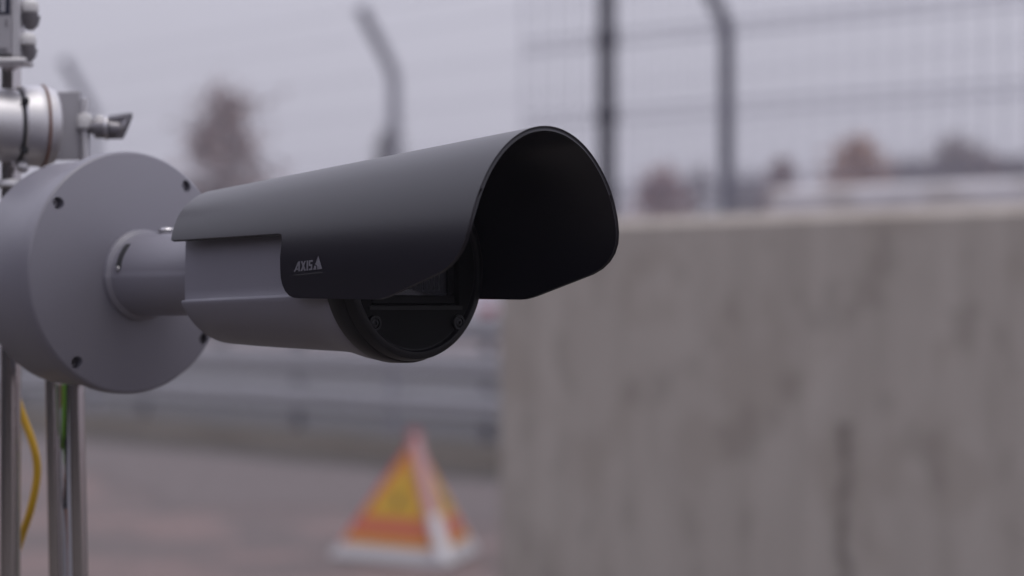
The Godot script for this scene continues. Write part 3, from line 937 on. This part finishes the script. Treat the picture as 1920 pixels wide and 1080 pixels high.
func security_camera() -> void:
	var s45 := sqrt(0.5)
	var front := Vector3((785.0 - 960.0) / TANF * 2.0, EYE + (568.0 - 503.0) / TANF * 2.0, -2.0)
	var fwd := Vector3(s45, 0, s45)
	var o := thing("security_camera", "dark grey bullet security camera with black sunshield on a round box", "camera", front - fwd * BACK)
	o.rotation = Vector3(0, deg_to_rad(-45), 0)
	var at := Vector3(BACK, 0, 0)
	# mounting box
	var R := 0.1155
	var bx := obj("mounting_box", lathe([[-0.505, 0.0], [-0.505, 0.098], [-0.502, 0.105], [-0.497, 0.1085], [-0.4235, 0.1105], [-0.4225, 0.1095], [-0.4225, 0.05], [-0.44, 0.0]], 128, 0), M.coat, o, at)
	obj("gasket", lathe([[-0.4235, 0.0], [-0.4235, 0.1088], [-0.4195, 0.1088], [-0.4195, 0.0]], 96, 0), M.seam, bx)
	lid(bx, R)
	# swivel neck: upper and lower half meet in a thin ledge
	var neck := Shape.new()
	var rows := []
	for q in [[-0.402, 0.0435], [-0.3835, 0.0435], [-0.382, 0.0425], [-0.380, 0.0395], [-0.36, 0.0392], [-0.30, 0.0385], [-0.255, 0.0385]]:
		var r := PackedVector3Array()
		for j in 96:
			var a := TAU * j / 96.0 - 0.11
			var rad: float = q[1]
			if j > 1 and j < 50: rad -= 0.0007
			r.append(Vector3(q[0], sin(a) * rad - 0.002, cos(a) * rad))
		rows.append(r)
	for i in rows.size() - 1: neck.grid([rows[i], rows[i + 1]], 1 if i > 2 else 10 + i, true)
	var nk := obj("swivel_neck", neck, M.coat, o, at)
	for q in [[-0.370, 0.12, 0.80], [-0.262, 0.20, 0.62]]:
		var sl := Shape.new()
		var a1: float = q[1]; var a2: float = q[2]
		var rr := [[-0.0035, 0.0382], [-0.0035, 0.0394], [0.0035, 0.0394], [0.0035, 0.0382]]
		var rws := []
		for p in rr:
			var r := PackedVector3Array()
			for j in 13:
				var a := lerpf(a1, a2, j / 12.0)
				r.append(Vector3(q[0] + p[0], sin(a) * p[1] - 0.002, cos(a) * p[1]))
			rws.append(r)
		sl.grid(rws, -1)
		obj("slot", sl, M.seam, nk, Vector3.ZERO, false)
		var sc := obj("slot_screw", lathe([[0.0, 0.003], [0.0012, 0.0026], [0.0016, 0.0]], 14, 2), M.zinc, nk)
		sc.position = Vector3(q[0] - 0.0005, sin(a1) * 0.0393 - 0.002, cos(a1) * 0.0393)
		sc.basis = Basis(Vector3.RIGHT, -a1)
	obj("top_screw", lathe([[0.034, 0.0085], [0.0395, 0.0085], [0.0412, 0.0072], [0.0418, 0.0]], 24, 1, null, Vector3(-0.346, 0, 0.0)), M.zinc, nk)
	# camera body
	var b := Shape.new()
	var secs := []
	for q in [[-0.2500, 0.0500], [-0.2500, 0.0615], [-0.2482, 0.0645], [-0.2450, 0.0660], [-0.20, 0.0678], [-0.15, 0.0692], [-0.095, 0.0706], [-0.085, 0.0709], [-0.075, 0.0716], [-0.065, 0.0730], [-0.055, 0.0750], [-0.045, 0.0770], [-0.036, 0.0782], [-0.030, 0.0785], [-0.0295, 0.0780], [-0.0295, 0.0740]]:
		secs.append(body_section(q[1], q[0]))
	b.grid(secs.slice(2), 1, true)
	b.grid([secs[0], secs[1]], 2, true)
	b.grid([secs[1], secs[2]], 3, true)
	b.fan(secs[0], Vector3(-0.250, 0, 0), -1, true)
	obj("body", b, M.coat, o, at)
	front_face(o, at)
	logo(sunshield(o))

func lid(parent: Node, R: float) -> void:
	# domed lid with four countersunk screw holes: a triangulated disc, cut open at the holes
	var holes := []
	for a in [-37.0, 53.0, 143.0, 233.0]:
		holes.append(Vector2(cos(deg_to_rad(a)), sin(deg_to_rad(a))) * R * 0.915 * Vector2(1, 1))
	var hr := 0.0058
	var dome := func(p: Vector2) -> Vector3:      # (right as seen from the front, up) -> local
		var k := 1.0 - p.length_squared() / ((R - 0.004) * (R - 0.004))
		return Vector3(-0.402 + 0.0165 * k, p.y, -p.x)
	var pts := PackedVector2Array()
	for h in holes:
		for ring in [1.0, 1.35, 1.9]:
			for j in 28:
				var p: Vector2 = h + Vector2(cos(TAU * j / 28.0), sin(TAU * j / 28.0)) * hr * ring
				if p.length() < R - 0.0048: pts.append(p)
	for i in 22:
		var rad := (R - 0.004) * i / 21.0
		var n := 1 if i == 0 else 128 if i == 21 else 24 + i * 4
		for j in n:
			var p := Vector2(cos(TAU * (j + 0.5 * (i % 2)) / n), sin(TAU * (j + 0.5 * (i % 2)) / n)) * rad
			if i == 21: p = Vector2(cos(TAU * j / 128.0), sin(TAU * j / 128.0)) * rad
			var ok := true
			for h in holes:
				if p.distance_to(h) < hr * 2.0 and i < 21: ok = false
			if ok: pts.append(p)
	var ix := Geometry2D.triangulate_delaunay(pts)
	var s := Shape.new()
	for i in range(0, ix.size(), 3):
		var c := (pts[ix[i]] + pts[ix[i + 1]] + pts[ix[i + 2]]) / 3.0
		var open := false
		for h in holes:
			if c.distance_to(h) < hr * 0.985: open = true
		if open: continue
		var a: Vector3 = dome.call(pts[ix[i]])
		var b: Vector3 = dome.call(pts[ix[i + 1]])
		var d: Vector3 = dome.call(pts[ix[i + 2]])
		if (b - a).cross(d - a).x > 0: s.tri(a, d, b, 1)
		else: s.tri(a, b, d, 1)
	# rounded rim and side
	var rows := []
	for q in [[-0.402, R - 0.004], [-0.4023, R - 0.0028], [-0.4031, R - 0.0013], [-0.4044, R - 0.0004], [-0.406, R], [-0.4185, R], [-0.4195, R - 0.001], [-0.4195, R - 0.004]]:
		var r := PackedVector3Array()
		for j in 128: r.append(Vector3(q[0], sin(TAU * j / 128.0) * q[1], -cos(TAU * j / 128.0) * q[1]))
		rows.append(r)
	for i in rows.size() - 1:
		for j in 128:
			var k := (j + 1) % 128
			s.quad(rows[i][j], rows[i][k], rows[i + 1][k], rows[i + 1][j], 1 if i < 5 else 2)
	# hole walls
	for h in holes:
		for j in 28:
			var p: Vector2 = h + Vector2(cos(TAU * j / 28.0), sin(TAU * j / 28.0)) * hr
			var q: Vector2 = h + Vector2(cos(TAU * (j + 1) / 28.0), sin(TAU * (j + 1) / 28.0)) * hr
			var a: Vector3 = dome.call(p); var b: Vector3 = dome.call(q)
			s.quad(a, b, Vector3(-0.412, b.y, b.z), Vector3(-0.412, a.y, a.z), 3)
	var l := obj("lid", s, M.coat, parent, Vector3.ZERO, false)
	for h in holes:
		var sc := Shape.new()
		var c := Vector3(-0.412, h.y, -h.x)
		lathe([[0.0, 0.0052], [0.0008, 0.0051], [0.0008, 0.0044], [0.0044, 0.0042], [0.0052, 0.0034], [0.0052, 0.0022], [0.0022, 0.0020], [0.0020, 0.0]], 24, 0, sc, c)
		obj("lid_screw", sc, M.zinc if h == holes[1] or h == holes[2] else M.cast, l, Vector3.ZERO)

func front_face(o: Node, at: Vector3) -> void:
	# black bezel: rear band, groove, front ring
	var bz := obj("front_ring", lathe([[-0.030, 0.072], [-0.030, 0.0785], [-0.028, 0.0794], [-0.0135, 0.0792], [-0.0115, 0.0784], [-0.0108, 0.0770], [-0.0100, 0.0770], [-0.0095, 0.0776], [-0.004, 0.0768], [-0.0012, 0.0758], [0.0, 0.0738], [0.0, 0.0700], [-0.0012, 0.0688], [-0.0035, 0.0684], [-0.0035, 0.064], [-0.030, 0.064], [-0.030, 0.072]], 128, 0), M.ring, o, at)
	bz.set_meta("label", "black ring around the front window")
	# front plate with the window opening
	var cen := Vector2(0, 0.010)
	var wx := 0.050; var wy0 := -0.0305; var wy1 := 0.046
	var inner := PackedVector2Array(); var outer := PackedVector2Array()
	var n := 120
	for j in n:
		var a := TAU * j / n
		var d := Vector2(cos(a), sin(a))
		var t := 1e9
		if absf(d.x) > 1e-6: t = minf(t, wx / absf(d.x))
		if d.y > 1e-6: t = minf(t, (wy1 - cen.y) / d.y)
		if d.y < -1e-6: t = minf(t, (wy0 - cen.y) / d.y)
		inner.append(cen + d * t)
		var bq := cen.dot(d)
		outer.append(cen + d * (-bq + sqrt(bq * bq - cen.length_squared() + 0.0672 * 0.0672)))
	var ro := PackedVector3Array(); var ri := PackedVector3Array(); var rb := PackedVector3Array(); var rc := PackedVector3Array()
	for j in n:
		ro.append(Vector3(-0.0030, outer[j].y, -outer[j].x))
		ri.append(Vector3(-0.0030, inner[j].y, -inner[j].x))
		var k := inner[j] - cen
		var kk := cen + k * 0.985
		rb.append(Vector3(-0.0085, kk.y, -kk.x))
		kk = cen + k * 0.93
		rc.append(Vector3(-0.0085, kk.y, -kk.x))
	var s := Shape.new()
	s.grid([ro, ri], 1, true); s.grid([ri, rb], 2, true); s.grid([rb, rc], 3, true)
	var pl := obj("front_plate", s, M.plate, o, at, false)
	obj("groove", box(Vector3(0.003, 0.0034, 0.106), Vector3(-0.0035, -0.0330, 0), 0.0004), M.black_matt, pl)
	# lower trim bar and side trims of the window
	obj("sill", box(Vector3(0.004, 0.0075, 0.094), Vector3(-0.0075, -0.0262, 0), 0.001), M.black, pl)
	for sg in [-1.0, 1.0]:
		obj("side_trim", box(Vector3(0.004, 0.062, 0.006), Vector3(-0.0072, 0.010, 0.0425 * sg), 0.001), M.black, pl)
	# window pane and the optics behind it
	obj("window", box(Vector3(0.002, 0.078, 0.100), Vector3(-0.0105, 0.008, 0), 0.0), M.glass, o, at)
	var bf := obj("optics_housing", Shape.new(), M.black_matt, o, at)
	var h := Shape.new()
	box(Vector3(0.002, 0.082, 0.104), Vector3(-0.052, 0.008, 0), 0.0, h)
	bf.mesh = h.commit()
	var fl := Shape.new()
	fl.quad(Vector3(-0.013, -0.0225, 0.040), Vector3(-0.013, -0.0225, -0.034), Vector3(-0.050, -0.014, -0.016), Vector3(-0.050, -0.014, 0.016))
	obj("floor_plate", fl, M.inner, bf, Vector3.ZERO, false)
	for i in 9:
		var k := i / 8.0
		for sg in [-1.0, 1.0]:
			obj("baffle_rib", box(Vector3(0.0012, 0.060, 0.0016), Vector3(lerpf(-0.016, -0.046, k), 0.012, sg * lerpf(0.038, 0.020, k)), 0.0003), M.black, bf)
	obj("lens_barrel", lathe([[-0.051, 0.0], [-0.051, 0.019], [-0.030, 0.019], [-0.029, 0.018], [-0.029, 0.0155], [-0.034, 0.0150]], 40, 0, null, Vector3(0, 0.008, 0)), M.black, bf)
	obj("lens_glass", lathe([[-0.036, 0.0155], [-0.0335, 0.0130], [-0.0315, 0.0090], [-0.0305, 0.0045], [-0.0302, 0.0]], 40, 0, null, Vector3(0, 0.008, 0)), M.lens, bf)
	# two screws in round bosses at the lower edge of the ring
	for q in [[-0.0475, -0.0455], [0.0475, -0.0455], [0.0475, 0.047], [-0.0475, 0.047]]:
		var c := Vector3(-0.003, q[1], q[0])
		var bs := obj("screw_boss", lathe([[0.0, 0.0068], [0.0022, 0.0066], [0.0028, 0.0060], [0.0028, 0.0046], [0.0010, 0.0044], [0.0010, 0.0]], 28, 0, null, c), M.ring, pl)
		obj("screw", lathe([[0.0010, 0.0038], [0.0022, 0.0036], [0.0026, 0.0030], [0.0026, 0.0017], [0.0012, 0.0015], [0.0012, 0.0]], 20, 0, null, c), M.ring, bs)
